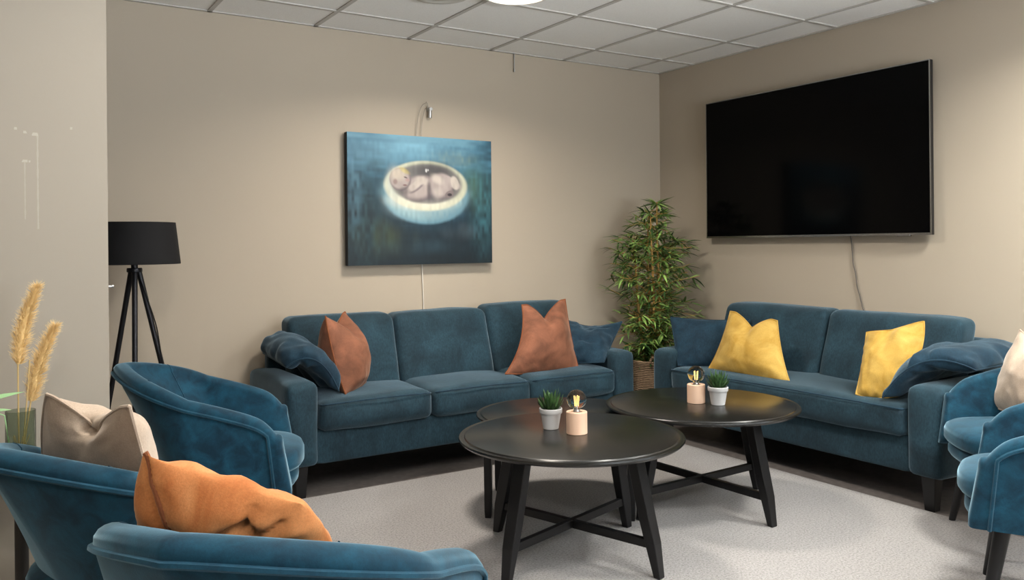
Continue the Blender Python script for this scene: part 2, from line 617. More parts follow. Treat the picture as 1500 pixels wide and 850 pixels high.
# ------------------------------------------------------------------ sofas
def sofa(name, label, loc, rotz, width, seats, seat_count, arm=.16):
    """local frame: x along the sofa (0 .. width), front at y = -depth, wall side at y = 0"""
    t = thing(name, label, 'sofa', loc, rotz)
    D = .70
    zb, za = .148, .56
    S = M['sofa']

    def arm_obj(x0, x1):
        mb = MB()

        def post(p):
            # top rolls a little higher in the middle
            return p
        roundbox(mb, ((x0 + x1) / 2, -D / 2, (zb + za) / 2), (x1 - x0, D, za - zb), .036, (.004, .012, .014), 12, lump=.003, seed=x0)
        return mb.build('arm', S, t, angle=60)
    arm_obj(0, arm)
    arm_obj(width - arm, width)
    fr = MB()
    roundbox(fr, (width / 2, -D / 2 + .01, (zb + .325) / 2), (width - 2 * arm + .01, D - .03, .325 - zb), .015, (0, 0, 0), 10)
    fr.build('seat_frame', S, t, angle=60)
    bf = MB()
    roundbox(bf, (width / 2, -.055, .44), (width - .17, .09, .60), .03, (0, .004, .006), 10, lump=.002)
    bf.build('back_frame', S, t, angle=60)
    iw = width - 2 * arm
    # seat cushions
    sw = iw / seat_count
    for k in range(seat_count):
        mb = MB()
        x0 = arm + k * sw
        roundbox(mb, (x0 + sw / 2, -D / 2 - .055, .39), (sw - .004, D - .07, .145), .04, (0, .016, .022), 20, lump=.006, seed=k * 3.1 + width)
        s_ = mb.build('seat_cushion', S, t, angle=70)
        hx, yf = sw / 2 - .03, -D - .022
        zt = .452
        path = [(x0 + sw / 2 - hx + 2 * hx * i / 20, yf - .012 * (1 - ((i - 10) / 10) ** 2), zt + .006 * math.sin(PI * i / 20)) for i in range(21)]
        path = [(x0 + .012, yf + .06, zt - .006), (x0 + .016, yf + .02, zt - .004)] + path + [(x0 + sw - .016, yf + .02, zt - .004), (x0 + sw - .012, yf + .06, zt - .006)]
        MB().tube(path, .004, 6).build('piping', M['sofa_pillow'], s_)
    # back cushions
    bw = iw / seats
    for k in range(seats):
        mb = MB()
        x0 = arm + k * bw
        dz = (.0, -.006, .012)[k % 3]

        def post(p, dz=dz):
            z = p.z + .215
            return Vector((p.x, p.y + (z - .1) * .30, p.z))
        roundbox(mb, (x0 + bw / 2 + .0, -.225, .632 + dz), (bw - .006, .175, .425), .045, (.004, .022, .010), 18, post, lump=.006, seed=k * 5.7 + width * 2)
        c_ = mb.build('back_cushion', S, t, angle=70)
    # legs
    for x in (.075, width - .075):
        for y in (-D + .055, -.08):
            sgn = 1
            rings = []
            for z, h in ((.155, .034), (FZ, .024)):
                rings.append([(x - h, y - h, z), (x + h, y - h, z), (x + h, y + h, z), (x - h, y + h, z)])
            MB().loft(rings).build('leg', M['black_wood'], t, smooth=False, bevel=.003)
    return t


sofa('sofa', 'long three-seat blue fabric sofa against the wall under the painting', (-3.13, -.045, 0), 0, 2.215, 3, 3)
sofa('sofa', 'two-seat blue fabric sofa along the wall under the television', (-.045, -.715, 0), R(-90), 1.905, 2, 1, .17)

# ------------------------------------------------------------------ pillows on the sofas
pillow('throw_pillow', 'rust brown velvet pillow seen edge-on beside the left arm of the long sofa',
       [(-2.865, -.555, .872), (-2.77, -.42, .845), (-2.67, -.33, .872),
        (-2.845, -.62, .66), (-2.73, -.48, .66), (-2.62, -.38, .66),
        (-2.80, -.66, .475), (-2.70, -.53, .463), (-2.59, -.43, .475)], .125, .13, M['rust'], M['dark_piping'], .30, .35, .007, 2.2)
pillow('throw_pillow', 'rust brown pillow with a deep notched top at the right end of the long sofa',
       [(-1.590, -.482, .868), (-1.425, -.481, .872), (-1.258, -.475, .888), (-1.650, -.557, .66), (-1.483, -.562, .646), (-1.275, -.553, .672), (-1.790, -.603, .480), (-1.538, -.613, .464), (-1.262, -.615, .462)],
       .09, .085, M['rust'], M['dark_piping'], .42, .32, .007, 4.1, ex=.8)
pillow('sofa_pillow', 'dark blue pillow slumped over the left arm of the long sofa',
       [(-3.095, -.22, .665), (-3.10, -.42, .655), (-3.095, -.62, .635),
        (-2.985, -.17, .715), (-2.975, -.43, .70), (-2.965, -.68, .665),
        (-2.86, -.24, .525), (-2.85, -.46, .515), (-2.855, -.71, .505)], .06, .06, M['sofa_pillow'], M['sofa_pillow'], 0, .35, .012, 6.3, ex=.36, pw=3)
pillow('sofa_pillow', 'dark blue pillow slumped against the right arm of the long sofa behind a rust pillow',
       [(-1.22, -.36, .775), (-1.03, -.42, .705), (-.83, -.52, .725),
        (-1.30, -.46, .61), (-1.165, -.52, .60), (-.985, -.60, .60),
        (-1.36, -.50, .50), (-1.24, -.60, .50), (-1.13, -.70, .505)], .085, .05, M['sofa_pillow'], M['sofa_pillow'], .05, .4, .013, 8.8, creases=((-.2, -.1, .5, -.3, .02, .08), (.1, .4, .8, .7, .012, .06)))
pillow('sofa_pillow', 'flat dark blue pillow standing at the plant end of the two-seat sofa',
       [(-.60, -.735, .757), (-.47, -.955, .745), (-.33, -1.155, .757),
        (-.66, -.835, .60), (-.53, -.99, .60), (-.40, -1.17, .60),
        (-.70, -.905, .472), (-.58, -1.03, .466), (-.45, -1.19, .472)], .06, .05, M['sofa_pillow'], M['sofa_pillow'], 0, .35, .006, 3.7)
pillow('throw_pillow', 'mustard yellow velvet pillow with a notched top on the left half of the two-seat sofa',
       [(-.50, -1.155, .815), (-.51, -1.34, .805), (-.512, -1.520, .784), (-.575, -1.14, .615), (-.585, -1.382, .605), (-.575, -1.60, .615), (-.645, -1.110, .472), (-.65, -1.412, .463), (-.648, -1.715, .465)],
       .09, .085, M['yellow'], M['yellow'], .36, .32, .007, 5.5, ex=.8)
pillow('throw_pillow', 'mustard yellow velvet pillow leaning on the right arm pillow of the two-seat sofa',
       [(-.52, -2.10, .765), (-.50, -2.23, .80), (-.47, -2.38, .84), (-.60, -2.13, .62), (-.59, -2.25, .64), (-.55, -2.40, .67), (-.70, -2.16, .475), (-.685, -2.25, .468), (-.66, -2.36, .49)],
       .06, .08, M['yellow'], M['yellow'], .08, .35, .007, 7.1)
pillow('sofa_pillow', 'dark blue pillow folded over the right arm of the two-seat sofa beside a yellow pillow',
       [(-.10, -2.70, .665), (-.36, -2.715, .66), (-.60, -2.70, .65),
        (-.12, -2.57, .685), (-.42, -2.52, .69), (-.69, -2.50, .67),
        (-.22, -2.37, .58), (-.48, -2.355, .53), (-.745, -2.335, .49)], .06, .06, M['sofa_pillow'], M['sofa_pillow'], 0, .35, .013, 9.4, ex=.36, pw=3, creases=((-.7, -.1, .6, .2, .012, .1),))


# ------------------------------------------------------------------ tub armchairs
CW, CL, CZB, CZA, CR, CLEAN, CP, CQ = .325, .430, .797, .588, .165, .182, 1.40, 1.2
ZBOT = .325


def rim_at(t):
    """t in -1..1 (right arm front .. left arm front) -> plan point at the base, lean, z of the rim, outward normal"""
    xb = -CL / 2
    xe = xb + CR
    la = CL / 2 - xe
    le = PI / 2 * math.sqrt((CR * CR + CW * CW) / 2)
    tot = la + le
    sg = -1 if t < 0 else 1
    d = (1 - abs(t)) * tot
    if d < la:
        x, y = CL / 2 - d, CW
        n = Vector((0, 1, 0))
    else:
        a = (d - la) / le * PI / 2
        x, y = xe - CR * math.sin(a), CW * math.cos(a)
        n = Vector((-math.sin(a) / CR, math.cos(a) / CW, 0)).normalized()
    k = 1 - abs(t)
    z = CZA + (CZB - CZA) * (1 - (1 - k) ** CP)
    if k > .8:
        z -= (CZB - CZA) * .0 * (k - .8)
    lean = CLEAN * max(0, (k - .15) / .85) ** CQ
    return Vector((x, sg * y, 0)), lean, z, Vector((n.x, sg * n.y, 0)), d


def shell_ring(t):
    p, lean, z, n, d = rim_at(t)
    tk = .062
    zt = z
    if d < .075:                                   # rounded front corner of the arm
        zt = z - .034 * ((.075 - d) / .075) ** 2
    ring = []
    inset = .028
    L = Vector((-lean, 0, 0))
    rk = max(0, 1 - d / .16)
    RK = Vector((rk, 0, 0))

    def outer(s):
        # s: 0 bottom .. 1 rim
        q = p - n * inset * (1 - s) ** 1.5 + L * s ** 1.3 + RK * (.026 - .030 * s)
        return q + Vector((0, 0, ZBOT + (zt - .028 - ZBOT) * s))

    def inner(s):
        q = p - n * (tk + inset * (1 - s) ** 1.5 + .012 * math.sin(PI * s)) + L * s ** 1.3 + RK * (.026 - .030 * s)
        return q + Vector((0, 0, ZBOT + .03 + (zt - .028 - ZBOT - .03) * s))
    for s in (0, .12, .3, .5, .7, .84, .93, 1.0):
        ring.append(outer(s))
    o1, i1 = outer(1.0), inner(1.0)
    c = (o1 + i1) / 2
    hw = (i1 - o1) / 2
    for a in (155, 130, 110, 90, 70, 50, 25):
        ring.append(c + hw * math.cos(R(a)) * (1.12 if 40 < a < 140 else 1.06) + Vector((0, 0, .03 * math.sin(R(a)))))
    for s in (1.0, .88, .7, .5, .3, .1, 0):
        ring.append(inner(s))
    return ring


def armchair(label, loc, rotz):
    t = thing('armchair', label, 'armchair', loc, rotz)
    T = [-1 + 2 * i / 96 for i in range(97)]
    # denser near the ends
    T = sorted(set([round(x_, 5) for x_ in T] + [-.99, -.97, -.95, -.93, .99, .97, .95, .93]))
    rings = [shell_ring(s) for s in T]

    def endcap(r, dx, k):
        c = sum(r, Vector()) / len(r)
        return [Vector((q.x + dx, c.y + (q.y - c.y) * k, c.z + (q.z - c.z) * (1 - (1 - k) ** 1.5 * (.42 if q.z > c.z else .12)))) for q in r]
    cp = [(.024 * math.sin(R(a)), .3 + .7 * math.cos(R(a))) for a in (20, 42, 64, 86)]
    rings = [endcap(rings[0], a, b_) for a, b_ in reversed(cp)] + rings + [endcap(rings[-1], a, b_) for a, b_ in cp]
    sh = MB().loft(rings).build('shell', M['chair'], t, angle=70)
    # piping that runs below the padded rim and down the front edges
    path = []
    for s in [-.955 + 1.91 * i / 90 for i in range(91)]:
        p, lean, z, n, d = rim_at(s)
        r = shell_ring(s)
        path.append(r[7] + n * .003 - Vector((0, 0, .006)))

    def down(s):
        r = shell_ring(s)
        p, lean, z, n, d = rim_at(s)
        return [r[i] + n * .003 for i in (0, 1, 2, 3, 4, 5, 6)]
    path = down(-.955) + path + list(reversed(down(.955)))
    MB().tube(path, .0065, 6).build('piping', M['chair_pipe'], t)
    # inner panel seams on the back
    for s in (-.30, .30):
        r = shell_ring(s)
        MB().tube([q for q in r[12:21]], .0022, 6).build('seam', M['chair_pipe'], t)

    def slab_d(z0, z1, hx, hy, cx, e, puff, n=56):
        rings = []
        for z, k in ((z0, .90), (z0 + .008, .965), (z0 + .022, 1), (z1 - .03, 1.0), (z1 - .012, .975), (z1 - .002, .92), (z1 + puff * .5, .7), (z1 + puff * .85, .4), (z1 + puff, .1)):
            ring = []
            for i in range(n):
                a = 2 * PI * i / n
                c_, s_ = math.cos(a), math.sin(a)
                ring.append(Vector((cx + hx * k * math.copysign(abs(c_) ** (2 / e), c_), hy * k * math.copysign(abs(s_) ** (2 / e), s_), z)))
            rings.append(ring)
        return MB().loft(rings)
    b_ = slab_d(ZBOT - .012, .385, .270, .272, .015, 3.0, .0)
    b_.build('seat_base', M['chair'], t, angle=60)
    s_ = slab_d(.378, .462, .285, .268, .022, 2.7, .022)
    s_.build('seat_cushion', M['chair'], t, angle=70)
    for sx, sy in ((1, 1), (1, -1), (-1, 1), (-1, -1)):
        x0, y0 = (.165, .19) if sx > 0 else (-.15, .15)
        x1, y1 = (.225, .24) if sx > 0 else (-.25, .20)
        n = 14
        rings = []
        for z, k, rr in ((ZBOT + .01, 0, .026), (.17, .5, .021), (.01, .98, .0145), (0, 1, .0135)):
            rings.append([Vector((x0 * (1 - k) + x1 * k + 0, 0, z)) * 1 + Vector((0, sy * (y0 * (1 - k) + y1 * k), 0)) + Vector((rr * math.cos(2 * PI * i / n), rr * math.sin(2 * PI * i / n), 0)) for i in range(n)])
        MB().loft(rings).build('leg', M['black_leg'], t, angle=50)
    return t


armchair('teal velvet tub armchair beside the left arm of the long sofa, seen from behind', (-3.583, -1.375, 0), R(-19.2))
armchair('teal velvet tub armchair holding a beige pillow at the left edge near the vase', (-4.018, -2.435, 0), R(23.8))
armchair('teal velvet tub armchair holding an orange pillow, nearest in the foreground', (-3.867, -3.138, 0), R(42.5))
armchair('teal velvet tub armchair holding a beige pillow beside the right arm of the two-seat sofa', (-.762, -3.010, 0), R(137.6))
armchair('teal velvet tub armchair at the right edge, seen from its outer side with no pillow', (-1.367, -3.395, 0), R(116.6))

pillow('throw_pillow', 'beige velvet pillow with a notched top in the armchair near the vase',
       [(-4.249, -2.425, .884), (-4.175, -2.56, .868), (-4.115, -2.775, .895), (-4.253, -2.30, .757), (-4.13, -2.49, .761), (-4.08, -2.73, .765), (-4.24, -2.22, .601), (-4.10, -2.39, .56), (-4.03, -2.66, .60)],
       .07, .08, M['beige'], M['beige'], .62, .34, .006, 1.4, ex=.85)
o_ = pillow('throw_pillow', 'orange velvet pillow crumpled in the foreground armchair',
       [(-4.153, -3.203, .886), (-4.042, -3.279, .835), (-3.93, -3.352, .800), (-4.143, -3.111, .779), (-4.029, -3.196, .745), (-3.87, -3.329, .721), (-4.11, -3.03, .60), (-3.99, -3.08, .57), (-3.82, -3.26, .58)],
       .085, .05, M['orange'], M['dark_piping'], 0, .35, .008, 2.9, dents=((.40, .60, .09, .30),), seam=((-.995, .99), (-.5, .6), (-.08, .02), (.06, -.3)),
       creases=((-1, 1, -.08, .02, .014, .045), (-.08, .02, .06, -.3, .014, .045), (.05, .35, .38, .66, .022, .05), (.40, .62, .64, .0, .030, .06), (.46, .95, .40, .68, .014, .05), (.8, .75, .54, .45, .014, .05), (.2, .25, .4, .0, .016, .07)), ex=.6)
pillow('throw_pillow', 'beige velvet pillow in the armchair beside the two-seat sofa',
       [(-.47, -2.83, .835), (-.57, -2.95, .81), (-.68, -3.09, .84), (-.53, -2.79, .65), (-.64, -2.945, .65), (-.78, -3.105, .66), (-.585, -2.755, .50), (-.705, -2.94, .495), (-.82, -3.105, .50)],
       .075, .07, M['beige'], M['beige'], .25, .32, .006, 3.3)


# ------------------------------------------------------------------ coffee tables
def tabletop(mb, r, z, th):
    return mb.lathe([(0, z - th), (r - .04, z - th), (r - .012, z - th + .004), (r - .004, z - th * .62), (r, z - th * .42), (r - .002, z - th * .18), (r - .010, z - .0065), (r - .022, z - .0055), (r - .0255, z - .001), (r - .028, z), (0, z)], 128)


def oriented(c, t, rad, w):
    """four points around c: t tangent unit, rad radial unit"""
    return None


def coffee_table(label, loc, ang, Rr=.45, z=.48):
    t = thing('coffee_table', label, 'coffee table', loc, R(ang))
    tabletop(MB(), Rr, z, .026).build('tabletop', M['table_top'], t, angle=28)
    # under-rails
    for k in range(2):
        a = PI / 2 * k
        dx, dy = math.cos(a), math.sin(a)
        nx, ny = -dy, dx
        zz0, zz1 = z - .060 - .001 * k, z - .026
        rr = [[], []]
        for e, s in ((0, -1), (1, 1)):
            for wn, zz in ((-.018, zz0), (.018, zz0), (.018, zz1), (-.018, zz1)):
                L = .36 if zz == zz1 else .31
                rr[e].append((dx * s * L + nx * wn, dy * s * L + ny * wn, zz))
        MB().loft(rr).build('top_rail', M['black_wood'], t, smooth=False, bevel=.002)
    for k in range(4):
        a = PI / 2 * k
        dx, dy = math.cos(a), math.sin(a)
        nx, ny = -dy, dx
        rings = []
        for zz, rc, hr, hw in ((z - .027, .292, .024, .029), (.20, .352, .025, .027), (.125, .372, .024, .025), (.0, .398, .015, .0185)):
            rings.append([(dx * (rc - hr) - nx * hw * .75, dy * (rc - hr) - ny * hw * .75, zz), (dx * (rc + hr) - nx * hw, dy * (rc + hr) - ny * hw, zz),
                          (dx * (rc + hr) + nx * hw, dy * (rc + hr) + ny * hw, zz), (dx * (rc - hr) + nx * hw * .75, dy * (rc - hr) + ny * hw * .75, zz)])
        MB().loft(rings).build('leg', M['black_wood'], t, smooth=False, bevel=.004)
    for k in range(2):
        a = PI / 2 * k
        dx, dy = math.cos(a), math.sin(a)
        nx, ny = -dy, dx
        zz0, zz1 = .105 - .0012 * k, .137 - .0012 * k
        L = .362
        rr = [[(dx * s * L + nx * wn, dy * s * L + ny * wn, zz) for wn, zz in ((-.0115, zz0), (.0115, zz0), (.0115, zz1), (-.0115, zz1))] for s in (-1, 1)]
        MB().loft(rr).build('stretcher', M['black_wood'], t, smooth=False, bevel=.002)
    return t


coffee_table('round black coffee table in front, with a potted succulent and a bulb lamp on it', (-2.394, -2.055, 0), 16.6)
coffee_table('round black coffee table standing farther right, in front of the two-seat sofa', (-1.505, -1.895, 0), 2.4)
t = thing('nesting_table', 'lower round black table tucked under the two bigger coffee tables by the long sofa', 'coffee table', (-2.06, -1.52, 0), R(52))
tabletop(MB(), .40, .44, .022).build('tabletop', M['table_top'], t, angle=28)
for sx in (-1, 1):
    for sy in (-1, 1):
        x, y = sx * .21, sy * .322
        rings = [[(x - hx, y - hy, z), (x + hx, y - hy, z), (x + hx, y + hy, z), (x - hx, y + hy, z)] for z, hx, hy in ((.42, .026, .018), (.03, .024, .016), (0, .022, .014))]
        MB().loft(rings).build('leg', M['black_wood'], t, smooth=False, bevel=.003)
for sy in (-1, 1):
    MB().box((-.19, sy * .322 - .011, .375), (.19, sy * .322 + .011, .419)).build('apron', M['black_wood'], t, smooth=False, bevel=.002)


# ------------------------------------------------------------------ things on the tables
def succulent(label, loc, rot):
    t = thing('potted_succulent', label, 'plant', loc, rot, None)
    MB().lathe([(0, 0), (.029, 0), (.0315, .002), (.0415, .062), (.0425, .064), (.0455, .065), (.0468, .067), (.0475, .083), (.0462, .085), (.0435, .085), (.0425, .083), (.041, .072), (0, .072)], 40).build('pot', M['white_pot'], t, angle=35)
    MB().lathe([(0, .0775), (.025, .0775), (.0415, .0735)], 24).build('soil', M['soil'], t)
    mb = MB()
    rr = random.Random(label)
    for ringi, (cnt, tilt, ln) in enumerate(((11, 70, .070), (10, 50, .088), (8, 30, .092), (4, 10, .085))):
        for k in range(cnt):
            a = 2 * PI * k / cnt + ringi * .4 + rr.uniform(-.15, .15)
            tl = R(tilt + rr.uniform(-8, 8))
            L = ln * rr.uniform(.85, 1.1)
            d = Vector((math.cos(a), math.sin(a), 0))
            side = Vector((-math.sin(a), math.cos(a), 0))
            rings = []
            for s in (0, .15, .4, .7, .9, 1.0):
                ca = tl * (1 - .35 * s)
                c = Vector((0, 0, .073)) + d * (.006 + L * s * math.sin(ca)) + Vector((0, 0, L * s * math.cos(ca)))
                w = .0100 * (1 - s ** 1.9) ** .8 * (0.75 + .5 * min(s * 4, 1) * .5) + .0004
                h = w * .38
                up = (d * -math.cos(ca) + Vector((0, 0, math.sin(ca))))
                rings.append([c + side * w, c + up * h * .3, c - side * w, c - up * h * 1.4])
            mb.loft(rings)
    mb.build('leaves', M['succulent'], t, angle=75)
    return t


def bulb_lamp(label, loc, rot):
    t = thing('bulb_table_lamp', label, 'table lamp', loc, rot)
    MB().lathe([(0, 0), (.040, 0), (.042, .002), (.042, .086), (.0405, .088), (.024, .088), (.022, .086), (.021, .074), (0, .074)], 48).build('lamp_base', M['peach'], t, angle=35)
    MB().lathe([(0, .0745), (.0135, .0745), (.0145, .080), (.0135, .084), (.0145, .088), (.0135, .092), (.012, .096), (0, .097)], 24).build('socket', M['metal'], t)
    prof = [(.0125, .094), (.014, .099), (.019, .106)]
    cz, rb = .135, .0395
    for k in range(19):
        a = R(-46 + (90 + 46) * k / 18)
        prof.append((max(rb * math.cos(a), 0.00001) if k < 18 else 0, cz + rb * math.sin(a)))
    bl = MB().lathe(prof, 40)
    inner = [(max(r_ - .0012, 0), z_ - (.0012 if z_ > cz else -.0003)) for r_, z_ in reversed(prof)]
    bl.lathe(inner, 40)
    bl.build('bulb', M['bulb_glass'], t)
    f = MB()
    for k in range(4):
        a = PI / 2 * k + .4
        f.tube([(.006 * math.cos(a), .006 * math.sin(a), .112), (.009 * math.cos(a), .009 * math.sin(a), .148)], .0016, 6)
    f.build('filament', M['filament'], t)
    MB().tube([(0, 0, .096), (0, 0, .118)], .0035, 8).build('stem', M['metal'], t)
    return t


succulent('green succulent in a white pot on the front coffee table', (-2.412, -1.941, .48), .3)
succulent('green succulent in a white pot on the coffee table by the two-seat sofa', (-1.480, -1.977, .48), 1.7)
bulb_lamp('peach cylinder lamp with a bare globe bulb on the front coffee table', (-2.377, -2.071, .48), .2)
bulb_lamp('peach cylinder lamp with a bare globe bulb on the coffee table by the two-seat sofa', (-1.526, -1.882, .48), .9)

# ------------------------------------------------------------------ painting
PW, PH = 1.0, .798
PX0, PZ0 = -2.541, 1.121
t = thing('painting', 'square blue canvas painting of a baby curled in a pale bowl above the long sofa', 'painting', (PX0 + PW / 2, -.012, PZ0), 0)
fr = MB().box((-PW / 2, -.043, 0), (PW / 2, 0, PH))
fr.build('stretcher_frame', plain('canvas_edge', (.012, .016, .02, 1), .8), t, smooth=False, bevel=.002)
NU, NV = 230, 184
U, V = np.meshgrid(np.linspace(0, 1, NU + 1), np.linspace(0, 1, NV + 1))


def vnoise(u, v, seed):
    r_ = np.random.RandomState(seed)
    G = r_.rand(80, 80)
    iu, iv = np.floor(u).astype(int), np.floor(v).astype(int)
    fu, fv = u - iu, v - iv
    fu, fv = fu * fu * (3 - 2 * fu), fv * fv * (3 - 2 * fv)
    g_ = lambda a, b_: G[a % 80, b_ % 80]
    return (g_(iu, iv) * (1 - fu) + g_(iu + 1, iv) * fu) * (1 - fv) + (g_(iu, iv + 1) * (1 - fu) + g_(iu + 1, iv + 1) * fu) * fv


def sst(a, b_, x):
    k = np.clip((x - a) / (b_ - a), 0, 1)
    return k * k * (3 - 2 * k)


def S3(r, g_, b_):
    return np.array(srgb(r, g_, b_)[:3])


img = np.zeros(U.shape + (3,))


def over(mask, col):
    global img
    img = img * (1 - mask[..., None]) + (np.asarray(col) if np.ndim(col) == 1 else col) * mask[..., None]


n1 = vnoise(U * 5, V * 9, 1) * .6 + vnoise(U * 14, V * 40, 2) * .4
n2 = vnoise(U * 22, V * 5, 3)
n3 = vnoise(U * 60, V * 18, 4)
gx = np.clip(V * .95 + (n1 - .5) * .35 + np.abs(U - .5) * .3 - .05, 0, 1)
stops = [(0, S3(120, 172, 196)), (.16, S3(70, 118, 142)), (.33, S3(40, 76, 92)), (.55, S3(20, 42, 54)), (1, S3(15, 30, 38))]
for (p0, c0), (p1, c1) in zip(stops[:-1], stops[1:]):
    k = np.clip((gx - p0) / (p1 - p0), 0, 1)
    over((gx >= p0).astype(float), c0 * (1 - k[..., None]) + c1 * k[..., None])


def blob(cx, cy, rx, ry, soft, rot=0.0):
    a = (U - cx) * .655
    b_ = (V - cy) * .58
    c_, s_ = math.cos(rot), math.sin(rot)
    a, b_ = (a * c_ + b_ * s_) / (rx * .655), (-a * s_ + b_ * c_) / (ry * .58)
    d = np.sqrt(a * a + b_ * b_)
    return 1 - sst(1 - soft, 1 + soft, d)


over(blob(.24, .78, .16, .12, .8) * .45 * n2, S3(84, 96, 58))
over(blob(.1, .68, .12, .3, .8) * .4 * n3, S3(52, 90, 96))
over(blob(.88, .36, .10, .18, .8) * .7 * n2, S3(92, 130, 110))
over(blob(.93, .55, .08, .3, .8) * .6 * n3, S3(70, 128, 140))
over(blob(.76, .74, .1, .06, .8) * .4 * n2, S3(110, 128, 138))
over(blob(.42, .10, .34, .14, .9) * .55, S3(128, 180, 205))
over(blob(.70, .16, .14, .05, .8) * .4 * n3, S3(150, 150, 100))
over(blob(.45, .86, .3, .05, .8) * .25 * n2, S3(60, 96, 112))
over(blob(.05, .35, .04, .35, .8) * .5 * n3, S3(90, 130, 150))
over(blob(.5, .03, .5, .03, .6) * .3 * n3, S3(40, 70, 80))
# bowl
over(blob(.53, .47, .33, .26, .3) * .5, S3(30, 62, 80))
over(blob(.525, .46, .297, .225, .06), S3(96, 140, 158))
over(blob(.525, .44, .285, .205, .25) * (.5 + .5 * n3), S3(150, 186, 196))
over(blob(.50, .55, .20, .09, .6) * .6, S3(176, 202, 206))
over(blob(.62, .58, .16, .07, .6) * .55 * n3, S3(60, 110, 134))
over(blob(.525, .385, .288, .195, .05), S3(206, 208, 184))
over(blob(.50, .50, .21, .07, .5) * .75, S3(232, 230, 212))
over(blob(.30, .38, .05, .12, .6) * .5, S3(196, 206, 206))
over(blob(.53, .37, .245, .155, .07), S3(150, 148, 142))
over(blob(.53, .36, .235, .145, .2) * .8, S3(106, 104, 106))
over(blob(.58, .27, .12, .06, .6) * .7, S3(62, 60, 64))
over(blob(.56, .44, .16, .06, .5) * .55, S3(90, 84, 92))
# baby
skin, sh_, lt = S3(176, 164, 160), S3(118, 108, 112), S3(214, 204, 194)
over(blob(.475, .41, .115, .095, .18, -.35), sh_)
over(blob(.47, .40, .105, .085, .25, -.35), skin)
over(blob(.63, .385, .085, .10, .15, .3), sh_)
over(blob(.625, .375, .078, .09, .25, .3), skin)
over(blob(.69, .345, .085, .035, .2, .5), skin)
over(blob(.725, .355, .028, .055, .2, -.3), lt * .85)
over(blob(.685, .445, .035, .025, .2, -.6), S3(132, 120, 120))
over(blob(.688, .45, .016, .012, .3), S3(60, 52, 58))
over(blob(.60, .33, .045, .03, .6, .6) * .7, lt)
over(blob(.60, .44, .03, .045, .7) * .5, S3(206, 196, 188))
over(blob(.345, .34, .072, .088, .1), sh_)
over(blob(.34, .335, .066, .08, .16), skin)
over(blob(.325, .30, .045, .045, .7) * .55, S3(214, 202, 180))
over(blob(.372, .272, .035, .016, .6, .55) * .6, S3(206, 192, 110))
over(blob(.392, .345, .014, .012, .5), S3(176, 150, 146))
over(blob(.380, .325, .012, .005, .5, .3), S3(84, 72, 74))
over(blob(.375, .385, .014, .006, .5), S3(120, 90, 92))
over(blob(.31, .36, .014, .02, .5), S3(150, 132, 128))
over(blob(.46, .385, .075, .03, .2, -.75), S3(128, 118, 120))
over(blob(.455, .375, .07, .026, .3, -.75), S3(196, 186, 178))
over(blob(.425, .40, .022, .02, .4), S3(190, 178, 172))
over(blob(.49, .345, .045, .03, .4, .2), S3(196, 186, 178))
over(blob(.37, .43, .03, .03, .6) * .6, S3(96, 88, 92))
over(blob(.54, .42, .012, .07, .7) * .7, S3(84, 78, 84))
over(blob(.522, .265, .006, .014, .4), S3(220, 220, 220))
over(blob(.535, .26, .004, .008, .4), S3(220, 220, 220))
img *= (1 + (n3 - .5) * .22)[..., None]
img = np.clip(img * .86, 0, 1)
X = -PW / 2 + U * PW
Z = PH * (1 - V)
verts = np.stack([X.ravel(), np.full(X.size, -.0445), Z.ravel()], 1)
k = np.arange((NV + 1) * (NU + 1)).reshape(NV + 1, NU + 1)
faces = np.stack([k[:-1, :-1].ravel(), k[1:, :-1].ravel(), k[1:, 1:].ravel(), k[:-1, 1:].ravel()], 1)
me = bpy.data.meshes.new('canvas')
me.from_pydata(verts.tolist(), [], faces.tolist())
ca = me.color_attributes.new('paint', 'FLOAT_COLOR', 'POINT')
ca.data.foreach_set('color', np.concatenate([img.reshape(-1, 3), np.ones((X.size, 1))], 1).ravel())
m, nt, b = mat('oil_paint')
at = N(nt, 'ShaderNodeAttribute', attribute_name='paint')
nt.links.new(at.outputs['Color'], b.inputs['Base Color'])
b.inputs['Roughness'].default_value = .5
b.inputs['Specular IOR Level'].default_value = .35
bump(nt, b, noise_n(nt, coords(nt), 90, 3), .12, .002)
me.materials.append(m)
cv = bpy.data.objects.new('canvas', me)
COL.objects.link(cv)
cv.parent = t
cv['label'] = 'painted front of the canvas'

# metal hook with wire loops above the painting, cable hanging below it
t = thing('picture_hook', 'small metal wall hook with looping wire above the painting', 'hook', (-1.975, 0, 2.08), 0)
hk = MB()
hk.tube([(0, 0, .02), (0, -.045, .02)], .011, 12)
hk.tube([(0, -.028, .022), (0, -.028, -.035)], .0125, 12)
hk.tube([(-.018, -.03, .024), (.02, -.03, .024)], .004, 8)
hk.build('bracket', M['metal'], t)
for (xa, top) in ((-.092, .055), (-.058, .03)):
    pts = []
    for i in range(25):
        s = i / 24
        xx = xa + (0 - xa) * s ** 1.6
        zz = -.155 + (.155 + top) * math.sin(PI / 2 * min(1, s * 1.25)) ** .8 if s < .8 else (top) * (1 - ((s - .8) / .2) ** 2) + .012
        pts.append((xx, -.02 - .008 * math.sin(PI * s), zz))
    MB().tube(pts, .0016, 6).build('wire', M['wire'], t)
o = MB().tube([(-2.032 + .004 * math.sin(i * .4) + .021 * i / 16, -.008, 1.13 - (1.055 * i / 16)) for i in range(17)], .0035, 8).build('power_cable', M['cable_grey'], origin=(-2.03, 0, .5))
tag(o, 'thin pale cable running down the wall below the painting', 'cable')
t = thing('ceiling_rod', 'short metal hanging rod at the top of the back wall near the ceiling', 'rod', (-1.325, -.012, 2.536), 0)
MB().tube([(0, 0, 0), (0, 0, -.11)], .0035, 8).build('rod', M['metal'], t)
